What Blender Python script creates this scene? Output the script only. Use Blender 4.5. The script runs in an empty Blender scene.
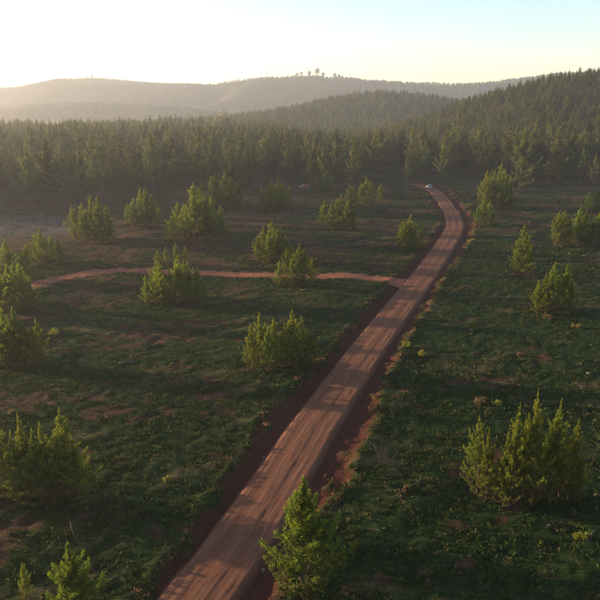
import bpy, math, random
import numpy as np
from mathutils import Vector

R = math.radians
rng = np.random.default_rng(7)
random.seed(7)
SC = bpy.context.scene
COL = SC.collection

# ---------------------------------------------------------------- camera
H = 28.0                      # flying height over the clearing, metres
F = 643.0                     # focal length in photo pixels (600 px wide frame)
PITCH = R(16.5)
cam = bpy.data.cameras.new('camera')
cam.sensor_width = 36.0
cam.lens = 36.0 * F / 600.0
cam.clip_start = 0.5
cam.clip_end = 20000
camo = bpy.data.objects.new('camera', cam)
COL.objects.link(camo)
camo.location = (0, 0, H)
camo.rotation_euler = (math.pi / 2 - PITCH, 0, 0)
SC.camera = camo

# ---------------------------------------------------------------- sky, sun, exposure
SUN_AZ = R(-74)               # from the view direction (+Y) towards the left
SUN_EL = R(7.5)
w = bpy.data.worlds.new('World')
SC.world = w
w.use_nodes = True
nt = w.node_tree
sky = nt.nodes.new('ShaderNodeTexSky')
sky.sky_type = 'NISHITA'
sky.sun_disc = False
sky.sun_elevation = SUN_EL
sky.sun_rotation = SUN_AZ
sky.altitude = 300
sky.air_density = 0.9
sky.dust_density = 0.7
sky.ozone_density = 0.9
nt.links.new(sky.outputs[0], nt.nodes['Background'].inputs[0])
nt.nodes['Background'].inputs[1].default_value = 0.105
sl = bpy.data.lights.new('sun', 'SUN')
sl.energy = 5.0
sl.angle = R(0.6)
sl.color = (1.0, 0.77, 0.45)
so = bpy.data.objects.new('sun', sl)
COL.objects.link(so)
sd = Vector((math.sin(SUN_AZ) * math.cos(SUN_EL), math.cos(SUN_AZ) * math.cos(SUN_EL), math.sin(SUN_EL)))
so.rotation_euler = sd.to_track_quat('Z', 'Y').to_euler()
so.location = (-200, 80, 120)
vs = SC.view_settings
vs.view_transform = 'Standard'
vs.look = 'None'
vs.gamma = 1
vs.exposure = 1.78
HAZE_DENSITY = 0.00023
SC.cycles.use_denoising = True
SC.cycles.max_bounces = 6
SC.cycles.diffuse_bounces = 2
SC.cycles.transmission_bounces = 3
SC.cycles.volume_bounces = 1
SC.cycles.transparent_max_bounces = 4
SC.cycles.use_adaptive_sampling = True
SC.cycles.adaptive_threshold = 0.02

# ---------------------------------------------------------------- helpers
CP, SP = math.cos(PITCH), math.sin(PITCH)


def ray(px, py):
    u, v = (px - 300) / F, (300 - py) / F
    return np.array([u, CP + v * SP, -SP + v * CP])


def on_ground(px, py, z=0.0):
    d = ray(px, py)
    k = (z - H) / d[2]
    return d[0] * k, d[1] * k


def height_at(px, py, y):          # height of a pixel's direction where it passes distance y
    d = ray(px, py)
    return H + d[2] * y / d[1]


def to_px(x, y, z):
    dz = z - H
    depth = y * CP - dz * SP
    return 300 + F * x / depth, 300 - F * (y * SP + dz * CP) / depth, depth


_nr = np.random.default_rng(11)
_W = [(_nr.uniform(0, 2 * np.pi, 9), _nr.uniform(0, 2 * np.pi, 9), _nr.uniform(.6, 1.6, 9)) for _ in range(24)]


def noise(x, y, scale, k=0, sx=1.0):
    """smooth noise in about -1..1, wavelength `scale` metres"""
    a, ph, fr = _W[k]
    s = 0
    # one warp so that the sum of waves does not look periodic
    wx = x + .35 * scale * np.sin(y / scale * 1.7 + ph[0])
    wy = y + .35 * scale * np.sin(x * sx / scale * 1.9 + ph[1])
    for i in range(9):
        s = s + np.sin((wx * sx * np.cos(a[i]) + wy * np.sin(a[i])) * fr[i] * 2 * np.pi / scale + ph[i])
    return s / 3.6


def smooth(a, b, t):
    t = np.clip((t - a) / (b - a), 0, 1)
    return t * t * (3 - 2 * t)


def tag(o, label=None, cat=None, group=None, kind=None):
    if label:
        o['label'] = label
    if cat:
        o['category'] = cat
    if group:
        o['group'] = group
    if kind:
        o['kind'] = kind
    return o


def mesh_np(name, verts, faces, attrs=None, smooth_shade=False):
    """verts (n,3), faces (m,k) all the same k"""
    me = bpy.data.meshes.new(name)
    verts = np.asarray(verts, np.float32)
    faces = np.asarray(faces, np.int32)
    n, (m, k) = len(verts), faces.shape
    me.vertices.add(n)
    me.vertices.foreach_set('co', verts.ravel())
    me.loops.add(m * k)
    me.loops.foreach_set('vertex_index', faces.ravel())
    me.polygons.add(m)
    me.polygons.foreach_set('loop_start', np.arange(0, m * k, k, dtype=np.int32))
    me.polygons.foreach_set('loop_total', np.full(m, k, np.int32))
    if smooth_shade:
        me.polygons.foreach_set('use_smooth', np.ones(m, bool))
    me.update(calc_edges=True)
    for an, av in (attrs or {}).items():
        at = me.attributes.new(an, 'FLOAT', 'POINT')
        at.data.foreach_set('value', np.asarray(av, np.float32))
    return me


def link(name, me, parent=None, mat=None):
    o = bpy.data.objects.new(name, me)
    COL.objects.link(o)
    if parent:
        o.parent = parent
    if mat and not me.materials:
        me.materials.append(mat)
    return o


def empty(name, loc, rz=0.0, scale=(1, 1, 1)):
    o = bpy.data.objects.new(name, None)
    o.empty_display_size = .3
    COL.objects.link(o)
    o.location = loc
    o.rotation_euler = (0, 0, rz)
    o.scale = scale
    return o


class Parts:
    """collects tubes and boxes (quads) into one mesh"""
    def __init__(self):
        self.v, self.f = [], []

    def tube(self, pts, rad, n=7, cap=True):
        pts = [np.array(p, float) for p in pts]
        base = len(self.v)
        for i, p in enumerate(pts):
            d = pts[min(i + 1, len(pts) - 1)] - pts[max(i - 1, 0)]
            d /= np.linalg.norm(d) + 1e-9
            a = np.cross(d, (0, 0, 1) if abs(d[2]) < .9 else (1, 0, 0))
            a /= np.linalg.norm(a)
            b = np.cross(d, a)
            for j in range(n):
                t = 2 * np.pi * j / n
                self.v.append(p + rad[i] * (a * np.cos(t) + b * np.sin(t)))
        for i in range(len(pts) - 1):
            for j in range(n):
                q = base + i * n
                self.f.append((q + j, q + (j + 1) % n, q + n + (j + 1) % n, q + n + j))
        if cap:
            for e, fl in ((0, 1), (len(pts) - 1, 0)):
                c = len(self.v)
                self.v.append(pts[e])
                for j in range(0, n):
                    a_, b_ = base + e * n + j, base + e * n + (j + 1) % n
                    self.f.append((c, b_, a_, c) if fl else (c, a_, b_, c))
        return self

    def loft(self, rings):
        """rings: list of equally long point loops"""
        base, n = len(self.v), len(rings[0])
        for r in rings:
            self.v += [np.array(p, float) for p in r]
        for i in range(len(rings) - 1):
            for j in range(n):
                q = base + i * n
                self.f.append((q + j, q + (j + 1) % n, q + n + (j + 1) % n, q + n + j))
        for e, rev in ((0, True), (len(rings) - 1, False)):
            c = len(self.v)
            self.v.append(np.mean([np.array(p) for p in rings[e]], axis=0))
            for j in range(n):
                a_, b_ = base + e * n + j, base + e * n + (j + 1) % n
                self.f.append((c, b_, a_) if rev else (c, a_, b_))
        return self

    def mesh(self, name, smooth_shade=True):
        me = bpy.data.meshes.new(name)
        fs = [tuple(dict.fromkeys(f)) for f in self.f]
        me.from_pydata([tuple(p) for p in self.v], [], fs)
        if smooth_shade:
            me.polygons.foreach_set('use_smooth', np.ones(len(fs), bool))
        me.update()
        return me


# ---------------------------------------------------------------- materials
class Mat:
    def __init__(self, name, rough=.9, spec=.1):
        self.m = bpy.data.materials.new(name)
        self.m.use_nodes = True
        self.t = self.m.node_tree
        self.b = self.t.nodes['Principled BSDF']
        self.b.inputs['Roughness'].default_value = rough
        self.b.inputs['Specular IOR Level'].default_value = spec

    def n(self, typ, **kw):
        nd = self.t.nodes.new(typ)
        for k, v in kw.items():
            setattr(nd, k, v)
        return nd

    def l(self, a, b):
        self.t.links.new(a, b)

    def noise(self, scale, detail=4, vec=None, rough=.6):
        nd = self.n('ShaderNodeTexNoise')
        nd.inputs['Scale'].default_value = scale
        nd.inputs['Detail'].default_value = detail
        nd.inputs['Roughness'].default_value = rough
        if vec is not None:
            self.l(vec, nd.inputs['Vector'])
        return nd.outputs['Fac']

    def ramp(self, fac, stops):
        nd = self.n('ShaderNodeValToRGB')
        els = nd.color_ramp.elements
        while len(els) < len(stops):
            els.new(.5)
        for e, (p, c) in zip(els, stops):
            e.position = p
            e.color = (*c, 1) if len(c) == 3 else c
        self.l(fac, nd.inputs[0])
        return nd.outputs[0]

    def mix(self, fac, a, b, mode='MIX'):
        nd = self.n('ShaderNodeMix', data_type='RGBA', blend_type=mode)
        for s, v in ((0, fac), (6, a), (7, b)):
            if isinstance(v, (int, float)):
                nd.inputs[s].default_value = v
            elif isinstance(v, tuple):
                nd.inputs[s].default_value = (*v, 1)
            else:
                self.l(v, nd.inputs[s])
        return nd.outputs[2]

    def math(self, op, a, b=0.0, clamp=False):
        nd = self.n('ShaderNodeMath', operation=op, use_clamp=clamp)
        for s, v in ((0, a), (1, b)):
            if isinstance(v, (int, float)):
                nd.inputs[s].default_value = v
            else:
                self.l(v, nd.inputs[s])
        return nd.outputs[0]

    def attr(self, name):
        return self.n('ShaderNodeAttribute', attribute_name=name).outputs['Fac']

    def pos(self, scale=(1, 1, 1)):
        g = self.n('ShaderNodeNewGeometry')
        m = self.n('ShaderNodeMapping')
        m.inputs['Scale'].default_value = scale
        self.l(g.outputs['Position'], m.inputs['Vector'])
        return m.outputs[0]

    def bump(self, h, dist=.1, strength=1.0):
        nd = self.n('ShaderNodeBump')
        nd.inputs['Distance'].default_value = dist
        nd.inputs['Strength'].default_value = strength
        self.l(h, nd.inputs['Height'])
        self.l(nd.outputs[0], self.b.inputs['Normal'])


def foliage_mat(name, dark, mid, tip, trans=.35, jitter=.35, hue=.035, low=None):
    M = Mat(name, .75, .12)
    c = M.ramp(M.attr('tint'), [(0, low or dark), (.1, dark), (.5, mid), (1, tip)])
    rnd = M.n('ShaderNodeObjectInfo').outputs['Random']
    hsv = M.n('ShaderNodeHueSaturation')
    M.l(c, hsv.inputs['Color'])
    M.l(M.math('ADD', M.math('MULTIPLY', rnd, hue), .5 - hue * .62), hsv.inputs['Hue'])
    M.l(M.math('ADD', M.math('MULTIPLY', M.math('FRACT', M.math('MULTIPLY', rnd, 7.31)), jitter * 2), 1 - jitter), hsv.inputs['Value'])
    M.l(hsv.outputs[0], M.b.inputs['Base Color'])
    tr = M.n('ShaderNodeBsdfTranslucent')
    M.l(hsv.outputs[0], tr.inputs[0])
    mx = M.n('ShaderNodeMixShader')
    mx.inputs[0].default_value = trans
    M.l(M.b.outputs[0], mx.inputs[1])
    M.l(tr.outputs[0], mx.inputs[2])
    M.l(mx.outputs[0], M.t.nodes['Material Output'].inputs['Surface'])
    return M.m


def plain_mat(name, col, rough=.8, spec=.2, var=.3, scale=6.0, metallic=0.0):
    M = Mat(name, rough, spec)
    f = M.noise(scale, 4, M.n('ShaderNodeTexCoord').outputs['Object'])
    lo = tuple(c * (1 - var) for c in col)
    hi = tuple(min(1, c * (1 + var)) for c in col)
    M.l(M.ramp(f, [(.3, lo), (.7, hi)]), M.b.inputs['Base Color'])
    M.b.inputs['Metallic'].default_value = metallic
    return M.m


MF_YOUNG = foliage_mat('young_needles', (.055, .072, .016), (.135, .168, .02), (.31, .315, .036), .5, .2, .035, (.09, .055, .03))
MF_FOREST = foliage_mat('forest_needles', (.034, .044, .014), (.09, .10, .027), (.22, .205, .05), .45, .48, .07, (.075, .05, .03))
MF_BROAD = foliage_mat('broad_leaves', (.04, .045, .02), (.07, .075, .03), (.12, .11, .045), .3, .25)
MF_PALE = foliage_mat('pale_leaves', (.11, .10, .06), (.19, .165, .10), (.28, .24, .15), .4, .15)
MF_LIP = foliage_mat('lip_grass_painted_glow', (.10, .055, .026), (.20, .115, .05), (.32, .20, .08), .3, .1)  # dry grass of the road lips, their sunlit orange glow put into the colour
MF_DRY = foliage_mat('dry_leaves', (.075, .05, .024), (.14, .10, .042), (.23, .165, .07), .3, .25)
MF_YEL = foliage_mat('yellow_leaves', (.12, .12, .02), (.22, .21, .035), (.34, .30, .06), .35, .1)
M_BARK = plain_mat('bark', (.10, .07, .055), .95, .05, .45, 9)
M_DEAD = plain_mat('weathered_wood', (.10, .083, .072), .9, .1, .4, 12)
M_TWIG = plain_mat('dry_twig', (.06, .052, .047), .9, .1, .4, 12)
M_DARKWOOD = plain_mat('charred_wood', (.035, .03, .032), .9, .1, .4, 12)
M_STONE = plain_mat('stone', (.13, .11, .10), .9, .1, .35, 5)
M_CLOD = plain_mat('red_clod', (.12, .05, .036), .95, .05, .35, 5)

# ---------------------------------------------------------------- road lines (photo pixels -> ground)
CL = [(160, 648), (200, 600), (228.5, 552), (276, 483), (330, 400), (365, 350), (400, 305), (427.5, 270), (448, 240),
      (456, 226), (453, 214), (445.5, 203), (438, 193), (429, 187), (415, 183)]
LIP_L = [(95, 650), (148, 600), (190, 540), (208, 510), (222, 482), (242, 462), (262, 437), (272, 410), (300, 385), (322, 366),
         (346, 335), (376, 300), (402, 272), (428, 243), (441, 225), (440, 214), (432, 203), (424, 193), (414, 186)]
LIP_R = [(255, 650), (276, 600), (284, 552), (322, 508), (343, 485), (353, 450), (372, 428), (373, 402), (380, 385), (390, 365),
         (401, 347), (413, 325), (426, 305), (441, 280), (456, 260), (469, 240), (474, 225), (466, 210), (456, 198), (447, 188)]
TRACK = [(408, 282.5), (397, 281), (380, 279), (340, 277), (300, 276.5), (250, 274.5), (200, 273), (150, 271), (110, 270), (80, 273), (52, 280), (30, 290), (5, 301), (-25, 312)]


def world_line(pxs, step=.5, sm=10, back=0):
    p = np.array([on_ground(*q) for q in pxs])
    if back:                                   # runs on past the bottom of the frame
        u = (p[0] - p[1]) / np.linalg.norm(p[0] - p[1])
        p = np.vstack([p[0] + u * back, p])
    s = np.r_[0, np.cumsum(np.hypot(*np.diff(p, axis=0).T))]
    t = np.arange(0, s[-1], step)
    q = np.c_[np.interp(t, s, p[:, 0]), np.interp(t, s, p[:, 1])]
    k = np.ones(2 * sm + 1) / (2 * sm + 1)
    for _ in range(2):
        e = np.vstack([np.repeat(q[:1], sm, 0), q, np.repeat(q[-1:], sm, 0)])
        q2 = np.c_[np.convolve(e[:, 0], k, 'valid'), np.convolve(e[:, 1], k, 'valid')]
        q2[0], q2[-1] = q[0], q[-1]
        q = q2
    return q


road = world_line(CL, .5, 10, 48)
track = world_line(TRACK, .5, 6)


def frame(line):
    d = np.gradient(line, axis=0)
    d /= np.linalg.norm(d, axis=1)[:, None]
    return d, np.c_[d[:, 1], -d[:, 0]]        # tangent, right-hand normal


road_t, road_n = frame(road)
track_t, track_n = frame(track)


def nearest(line, nrm, x, y, reach):
    """index of the nearest line point and signed lateral offset (right positive); 999 beyond reach"""
    x, y = np.asarray(x, float).ravel(), np.asarray(y, float).ravel()
    off = np.full(x.shape, 999.0)
    idx = np.zeros(x.shape, int)
    sel = np.where((x > line[:, 0].min() - reach) & (x < line[:, 0].max() + reach) & (y > line[:, 1].min() - reach) & (y < line[:, 1].max() + reach))[0]
    for c in np.array_split(sel, max(1, len(sel) // 20000)):
        if not len(c):
            continue
        d2 = (x[c, None] - line[None, :, 0]) ** 2 + (y[c, None] - line[None, :, 1]) ** 2
        i = d2.argmin(1)
        sg = np.sign((x[c] - line[i, 0]) * nrm[i, 0] + (y[c] - line[i, 1]) * nrm[i, 1])
        off[c] = np.sqrt(d2[np.arange(len(c)), i]) * np.where(sg == 0, 1, sg)
        idx[c] = i
    off[np.abs(off) > reach] = 999.0
    return idx, off


def lip_offsets(pxs):
    q = world_line(pxs, .5, 2)
    i, o = nearest(road, road_n, q[:, 0], q[:, 1], 30)
    ok = np.abs(o) < 100
    i, o = i[ok], np.abs(o[ok])
    order = np.argsort(i, kind='stable')
    return np.interp(np.arange(len(road)), i[order], o[order])


ROAD_HALF = 2.45
lipL = np.clip(lip_offsets(LIP_L), ROAD_HALF + .6, 9)
lipR = np.clip(lip_offsets(LIP_R), ROAD_HALF + .6, 9)

# ---------------------------------------------------------------- terrain
RIDGES = []


def ridge(Y, pts, front, back, trees):
    p = []
    for px, py in pts:
        d = ray(px, py)
        p.append((d[0] * Y / d[1], max(height_at(px, py, Y) - trees, -1)))
    p = np.array(p)
    RIDGES.append((Y, p[:, 0], p[:, 1], front, back))


# right hill, middle ridge, low left ridge, far ridge
ridge(490, [(330, 150), (380, 131), (430, 114), (460, 103), (480, 96), (500, 89), (520, 83), (545, 77), (570, 72), (600, 66), (660, 56), (760, 48), (900, 60)], 235, 260, 7.5)
ridge(930, [(150, 128), (220, 118), (260, 113), (300, 106), (330, 99), (350, 95), (385, 92), (420, 95), (450, 100), (500, 108), (600, 118)], 260, 300, 9)
ridge(1500, [(-300, 118), (-100, 112), (0, 107), (60, 99), (110, 101), (160, 104), (200, 108), (240, 115), (300, 122)], 330, 330, 5)
ridge(2100, [(-500, 92), (-200, 93), (-60, 90), (0, 88), (40, 83), (65, 79), (92, 77), (130, 80), (165, 82), (215, 84), (240, 80), (260, 78), (300, 76), (320, 76.5), (345, 79),
             (400, 83), (460, 85), (490, 83), (520, 79), (560, 74), (620, 72), (760, 80), (1100, 90)], 620, 700, 3)


def terrain(x, y):
    x, y = np.asarray(x, float), np.asarray(y, float)
    z = .35 * noise(x, y, 38, 0) + .16 * noise(x, y, 13, 1)
    near = 1 - smooth(250, 420, y)
    z = z * smooth(5, 25, y) * near
    far = smooth(240, 600, y)
    z = z + far * (1.5 * noise(x, y, 140, 2) + 2.0 * noise(x, y, 420, 3) - 2.0)
    # the ground falls away a little towards the valley on the left
    z = z - 2.2 * smooth(-100, -170, x) * smooth(90, 140, y)
    for (Y, X, Z, fr, bk) in RIDGES:
        yy = y + .05 * fr * noise(x, y, 200, 4) * smooth(0, 60, np.abs(Y - y))
        top = np.interp(x, X, Z) + smooth(20, 120, np.abs(Y - y)) * 4 * noise(x, y, 160, 5)
        b = np.where(yy < Y, smooth(Y - fr, Y, yy), smooth(Y + bk, Y, yy))
        c = top * b
        z = np.maximum(z, c) + .12 * np.minimum(np.maximum(z, 0), np.maximum(c, 0)) * 0
    return z


def corridor(x, y):
    """lateral position in the graded strip: offset, 0..1 inside-ness, index"""
    i, o = nearest(road, road_n, x, y, 12)
    lip = np.where(o > 0, lipR[i], lipL[i])
    wob = .5 * noise(np.ravel(x), np.ravel(y), 2.6, 6) + .5 * noise(np.ravel(x), np.ravel(y), 7, 7)
    inside = 1 - smooth(-.28, .28, np.abs(o) - lip - wob)
    inside = np.where(np.abs(o) > 100, 0, inside)
    return i, o, inside


def ground_z(x, y):
    shp = np.shape(x)
    x, y = np.ravel(np.asarray(x, float)), np.ravel(np.asarray(y, float))
    z = terrain(x, y)
    i, o, ins = corridor(x, y)
    zr = terrain(road[:, 0], road[:, 1])
    a = np.abs(o)
    cut = zr[i] - .42 + .05 * noise(x, y, 1.7, 8)
    z = np.where(ins > 0, z * (1 - ins) + cut * ins, z)
    # sink the sheet under the road ribbon
    under = np.where(a < ROAD_HALF - .05, 1, 0)
    z = np.where(under > 0, zr[i] - .50, z)
    # low spoil berm on the lip
    lip = np.where(o > 0, lipR[i], lipL[i])
    z = z + np.where(a < 100, .22 * np.exp(-((a - lip - .5) / .45) ** 2) * (.6 + .6 * noise(x, y, 3, 9)), 0)
    j, q = nearest(track, track_n, x, y, 6)
    qa = np.abs(q)
    zt = terrain(track[:, 0], track[:, 1])
    tw = np.where(qa < 100, 1 - smooth(1.7, 2.4, qa), 0) * (1 - ins)
    z = z * (1 - tw) + (zt[j] - .2) * tw
    return z.reshape(shp)


def gz(x, y):
    return float(ground_z(np.array([x]), np.array([y]))[0])


def patches(x, y):
    """soil 0..1, dry grass 0..1 (both are maps of what grows where)"""
    soil = .28 * noise(x, y, 26, 10, .45) + .5 * noise(x, y, 7, 11, .4) + .55 * noise(x, y, 2.7, 12, .6)
    bias = -.42 + .62 * smooth(70, 150, y) + .35 * smooth(5, -35, x) * smooth(35, 60, y) - .45 * smooth(10, 40, x) * (1 - .5 * smooth(110, 170, y))
    soil = smooth(-.2, .75, soil + bias - .1) * (1 - .6 * smooth(500, 900, y))
    dry = smooth(.25, .95, .5 * noise(x, y, 14, 13, .5) + .6 * noise(x, y, 4.5, 14, .5) + .15 * smooth(60, 120, y))
    return soil, dry


def axis(spans):
    out = [spans[0][0]]
    for a, b, s0, s1 in spans:
        p, n = a, max(2, int((b - a) / ((s0 + s1) / 2)))
        st = np.linspace(s0, s1, n)
        st *= (b - a) / st.sum()
        out += list(a + np.cumsum(st))
    return np.array(out)


gx = axis([(-5200, -900, 180, 40), (-900, -110, 40, 2.5), (-110, -48, 2.5, .6), (-48, 72, .5, .5), (72, 140, .6, 2.5), (140, 900, 2.5, 40), (900, 5200, 40, 180)])
gy = axis([(-600, -24, 60, 1.2), (-24, 14, 1.0, .5), (14, 130, .5, .5), (130, 245, .5, 1.4), (245, 620, 1.6, 8), (620, 2300, 8, 24), (2300, 5600, 24, 200)])
GX, GY = np.meshgrid(gx, gy)
GZ = ground_z(GX, GY)
# fine unevenness of the sheet where it is close enough to be seen
nearw = (1 - smooth(110, 200, GY)) * (np.abs(GX) < 110)
_, go, gins = corridor(GX, GY)
gins = gins.reshape(GX.shape)
goff = np.abs(go.reshape(GX.shape))
GZ = GZ + nearw * (rng.uniform(-.06, .06, GX.shape) * np.where(goff < ROAD_HALF + .3, 0, 1 - .6 * gins) + (1 - gins) * .09 * noise(GX, GY, 2.1, 15))
soil, dry = patches(GX, GY)
fx0, fy0 = on_ground(28, 226)
pale = smooth(1.15, .7, np.hypot((GX - fx0 + 6) / 26, (GY - fy0) / 17) + .18 * noise(GX, GY, 12, 8))
_, tq = nearest(track, track_n, GX, GY, 6)
tr_in = 1 - smooth(1.7, 2.3, np.abs(tq.reshape(GX.shape)) + .25 * noise(GX, GY, 3, 16))
ny, nx = GX.shape
ii = (np.arange(ny - 1)[:, None] * nx + np.arange(nx - 1)[None]).ravel()
gme = mesh_np('ground', np.c_[GX.ravel(), GY.ravel(), GZ.ravel()], np.c_[ii, ii + 1, ii + nx + 1, ii + nx],
              {'soil': soil.ravel(), 'dry': dry.ravel(), 'cut': gins.ravel(), 'pale': pale.ravel(), 'track': tr_in.ravel()}, True)

G = Mat('clearing_ground', .95, .05)
p1 = G.pos((.6, 1.3, 1))
nA = G.noise(.55, 7, p1, .7)
nB = G.noise(3.2, 6, G.pos(), .7)
nC = G.noise(11, 4, G.pos(), .6)
grass = G.ramp(nB, [(.28, (.006, .013, .004)), (.52, (.015, .031, .008)), (.75, (.052, .072, .018))])
dryc = G.ramp(nC, [(.3, (.075, .055, .028)), (.7, (.17, .125, .06))])
soilc = G.ramp(nB, [(.3, (.034, .014, .010)), (.6, (.074, .032, .021)), (.8, (.15, .068, .04))])
fd = G.math('MULTIPLY', G.attr('dry'), G.math('MULTIPLY', nB, 1.15), True)
c = G.mix(fd, grass, dryc)
fs = G.math('MULTIPLY', G.math('SUBTRACT', G.math('ADD', G.attr('soil'), nA), .62), 2.6, True)
c = G.mix(fs, c, soilc)
lit = G.noise(1.5, 6, G.pos((.28, 1.3, 1)), .7)
litc = G.ramp(nC, [(.3, (.035, .024, .016)), (.55, (.075, .05, .03)), (.8, (.17, .12, .06))])
c = G.mix(G.math('MULTIPLY', G.math('SUBTRACT', G.math('ADD', lit, G.math('MULTIPLY', G.attr('soil'), .12)), .53), 5.0, True), c, litc)
c = G.mix(G.attr('pale'), c, G.ramp(nB, [(.3, (.055, .042, .038)), (.7, (.11, .085, .078))]))
cutc = G.ramp(nB, [(.3, (.048, .016, .012)), (.7, (.095, .033, .024))])
c = G.mix(G.math('MULTIPLY', G.attr('cut'), 1.0, True), c, cutc)
trk = G.ramp(nB, [(.3, (.20, .085, .06)), (.7, (.33, .15, .10))])
c = G.mix(G.attr('track'), c, trk)
G.l(c, G.b.inputs['Base Color'])
hb = G.math('ADD', G.math('MULTIPLY', nB, .6), G.math('MULTIPLY', nC, .3))
G.bump(hb, .32, .9)
ground = tag(link('ground', gme, None, G.m), kind='structure')

# dirt road: a cambered, rutted ribbon
nl = 49
sl_ = np.linspace(-ROAD_HALF - .12, ROAD_HALF + .12, nl)
RZ = terrain(road[:, 0], road[:, 1])
ds = np.arange(len(road)) * .5
S, T = np.meshgrid(sl_, ds)
rx = road[:, 0][:, None] + road_n[:, 0][:, None] * S
ry = road[:, 1][:, None] + road_n[:, 1][:, None] * S
edge = smooth(ROAD_HALF + .12, ROAD_HALF - .55, np.abs(S))
wander = .16 * np.sin(T / 17) + .1 * np.sin(T / 7.3 + 1)
ruts = np.zeros_like(S)
for c0, dep, wd in ((-1.55, .05, .16), (-.9, .035, .12), (-.55, .05, .17), (.25, .03, .1), (.62, .055, .18), (1.05, .04, .12), (1.6, .045, .15)):
    ruts -= .4 * dep * np.exp(-((S - c0 - wander * (1 if c0 < 0 else .7)) / wd) ** 2) * .75
ruts -= .02 * (np.exp(-((S + .95 - wander) / .3) ** 2) + np.exp(-((S - .85 - wander) / .3) ** 2))
treads = .007 * noise(S * 3, T * 1.5, 2.2, 4) + .005 * noise(S * 2.2, T, 1.3, 17) + .0035 * rng.normal(size=S.shape)
rz = (RZ - .42)[:, None] + edge * .26 + (1 - (S / ROAD_HALF) ** 2) * .05 + ruts + treads - (1 - edge) * .06
ni = len(road)
ii = (np.arange(ni - 1)[:, None] * nl + np.arange(nl - 1)[None]).ravel()
rut_attr = np.clip(-ruts / .035, 0, 1)
rme = mesh_np('dirt_road', np.c_[rx.ravel(), ry.ravel(), rz.ravel()], np.c_[ii, ii + 1, ii + nl + 1, ii + nl],
              {'edge': edge.ravel(), 'rut': rut_attr.ravel(), 'lat': S.ravel(), 'lon': T.ravel()}, True)
D = Mat('graded_dirt', .92, .08)
cmb = D.n('ShaderNodeCombineXYZ')
D.l(D.attr('lat'), cmb.inputs[0])
D.l(D.math('MULTIPLY', D.attr('lon'), .05), cmb.inputs[1])
st = D.noise(5.5, 6, cmb.outputs[0], .65)
cl = D.noise(1.9, 6, D.pos(), .7)
fine = D.noise(9, 6, D.pos(), .75)
rc = D.ramp(st, [(.25, (.115, .046, .029)), (.5, (.18, .076, .047)), (.75, (.26, .118, .074))])
rc = D.mix(D.math('MULTIPLY', D.attr('rut'), .55), rc, (.105, .040, .026))
rc = D.mix(D.math('MULTIPLY', D.math('SUBTRACT', 1.0, D.attr('edge')), D.math('MULTIPLY', cl, 1.7), True), rc, (.07, .025, .018))
rc = D.mix(.5, rc, D.ramp(cl, [(.3, (.62, .58, .56)), (.7, (1, 1, 1))]), 'MULTIPLY')
D.l(rc, D.b.inputs['Base Color'])
D.bump(D.math('ADD', D.math('MULTIPLY', st, .45), D.math('MULTIPLY', fine, .9)), .04, .8)
tag(link('dirt_road', rme, None, D.m), kind='structure')

# narrower side track crossing to the left
nl2 = 17
s2 = np.linspace(-1.75, 1.75, nl2)
TZ = terrain(track[:, 0], track[:, 1])
S2, T2 = np.meshgrid(s2, np.arange(len(track)) * .5)
flare = 1 + .9 * np.exp(-T2 / 3.5)
tx = track[:, 0][:, None] + track_n[:, 0][:, None] * S2 * flare
ty = track[:, 1][:, None] + track_n[:, 1][:, None] * S2 * flare
rt2 = -.06 * (np.exp(-((np.abs(S2) - .85) / .25) ** 2)) + .02 * rng.normal(size=S2.shape)
e2 = smooth(1.75, 1.3, np.abs(S2))
tin = corridor(track[:, 0], track[:, 1])[2]
tz = (TZ - .2 - .2 * tin)[:, None] + .09 * e2 + rt2 * e2 - .03 * (1 - e2)
ii = (np.arange(len(track) - 1)[:, None] * nl2 + np.arange(nl2 - 1)[None]).ravel()
tme = mesh_np('side_track', np.c_[tx.ravel(), ty.ravel(), tz.ravel()], np.c_[ii, ii + 1, ii + nl2 + 1, ii + nl2],
              {'edge': e2.ravel(), 'rut': np.clip(-rt2 / .06, 0, 1).ravel(), 'lat': S2.ravel(), 'lon': T2.ravel()}, True)
D2 = D.m.copy()
D2.name = 'rust_dirt'
for nd in D2.node_tree.nodes:
    if nd.type == 'VALTORGB' and len(nd.color_ramp.elements) == 3:
        for el, cc in zip(nd.color_ramp.elements, ((.19, .062, .036), (.28, .095, .056), (.36, .135, .08))):
            el.color = (*cc, 1)
tag(link('side_track', tme, None, D2), kind='structure')

# ---------------------------------------------------------------- trees
def blades(base, dirs, length, width, r):
    """thin triangles from base points along dirs"""
    n = len(base)
    up = r.normal(size=(n, 3))
    side = np.cross(dirs, up)
    side /= np.linalg.norm(side, axis=1)[:, None] + 1e-9
    w_ = (width * r.uniform(.7, 1.3, n))[:, None] * .5
    tip = base + dirs * (length * r.uniform(.7, 1.25, n))[:, None]
    mid = base + (tip - base) * .35
    v = np.stack([base - side * w_ * .3, mid + side * w_, tip, mid - side * w_], 1).reshape(-1, 3)
    f = np.arange(4 * n).reshape(n, 4)
    return v, f


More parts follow.
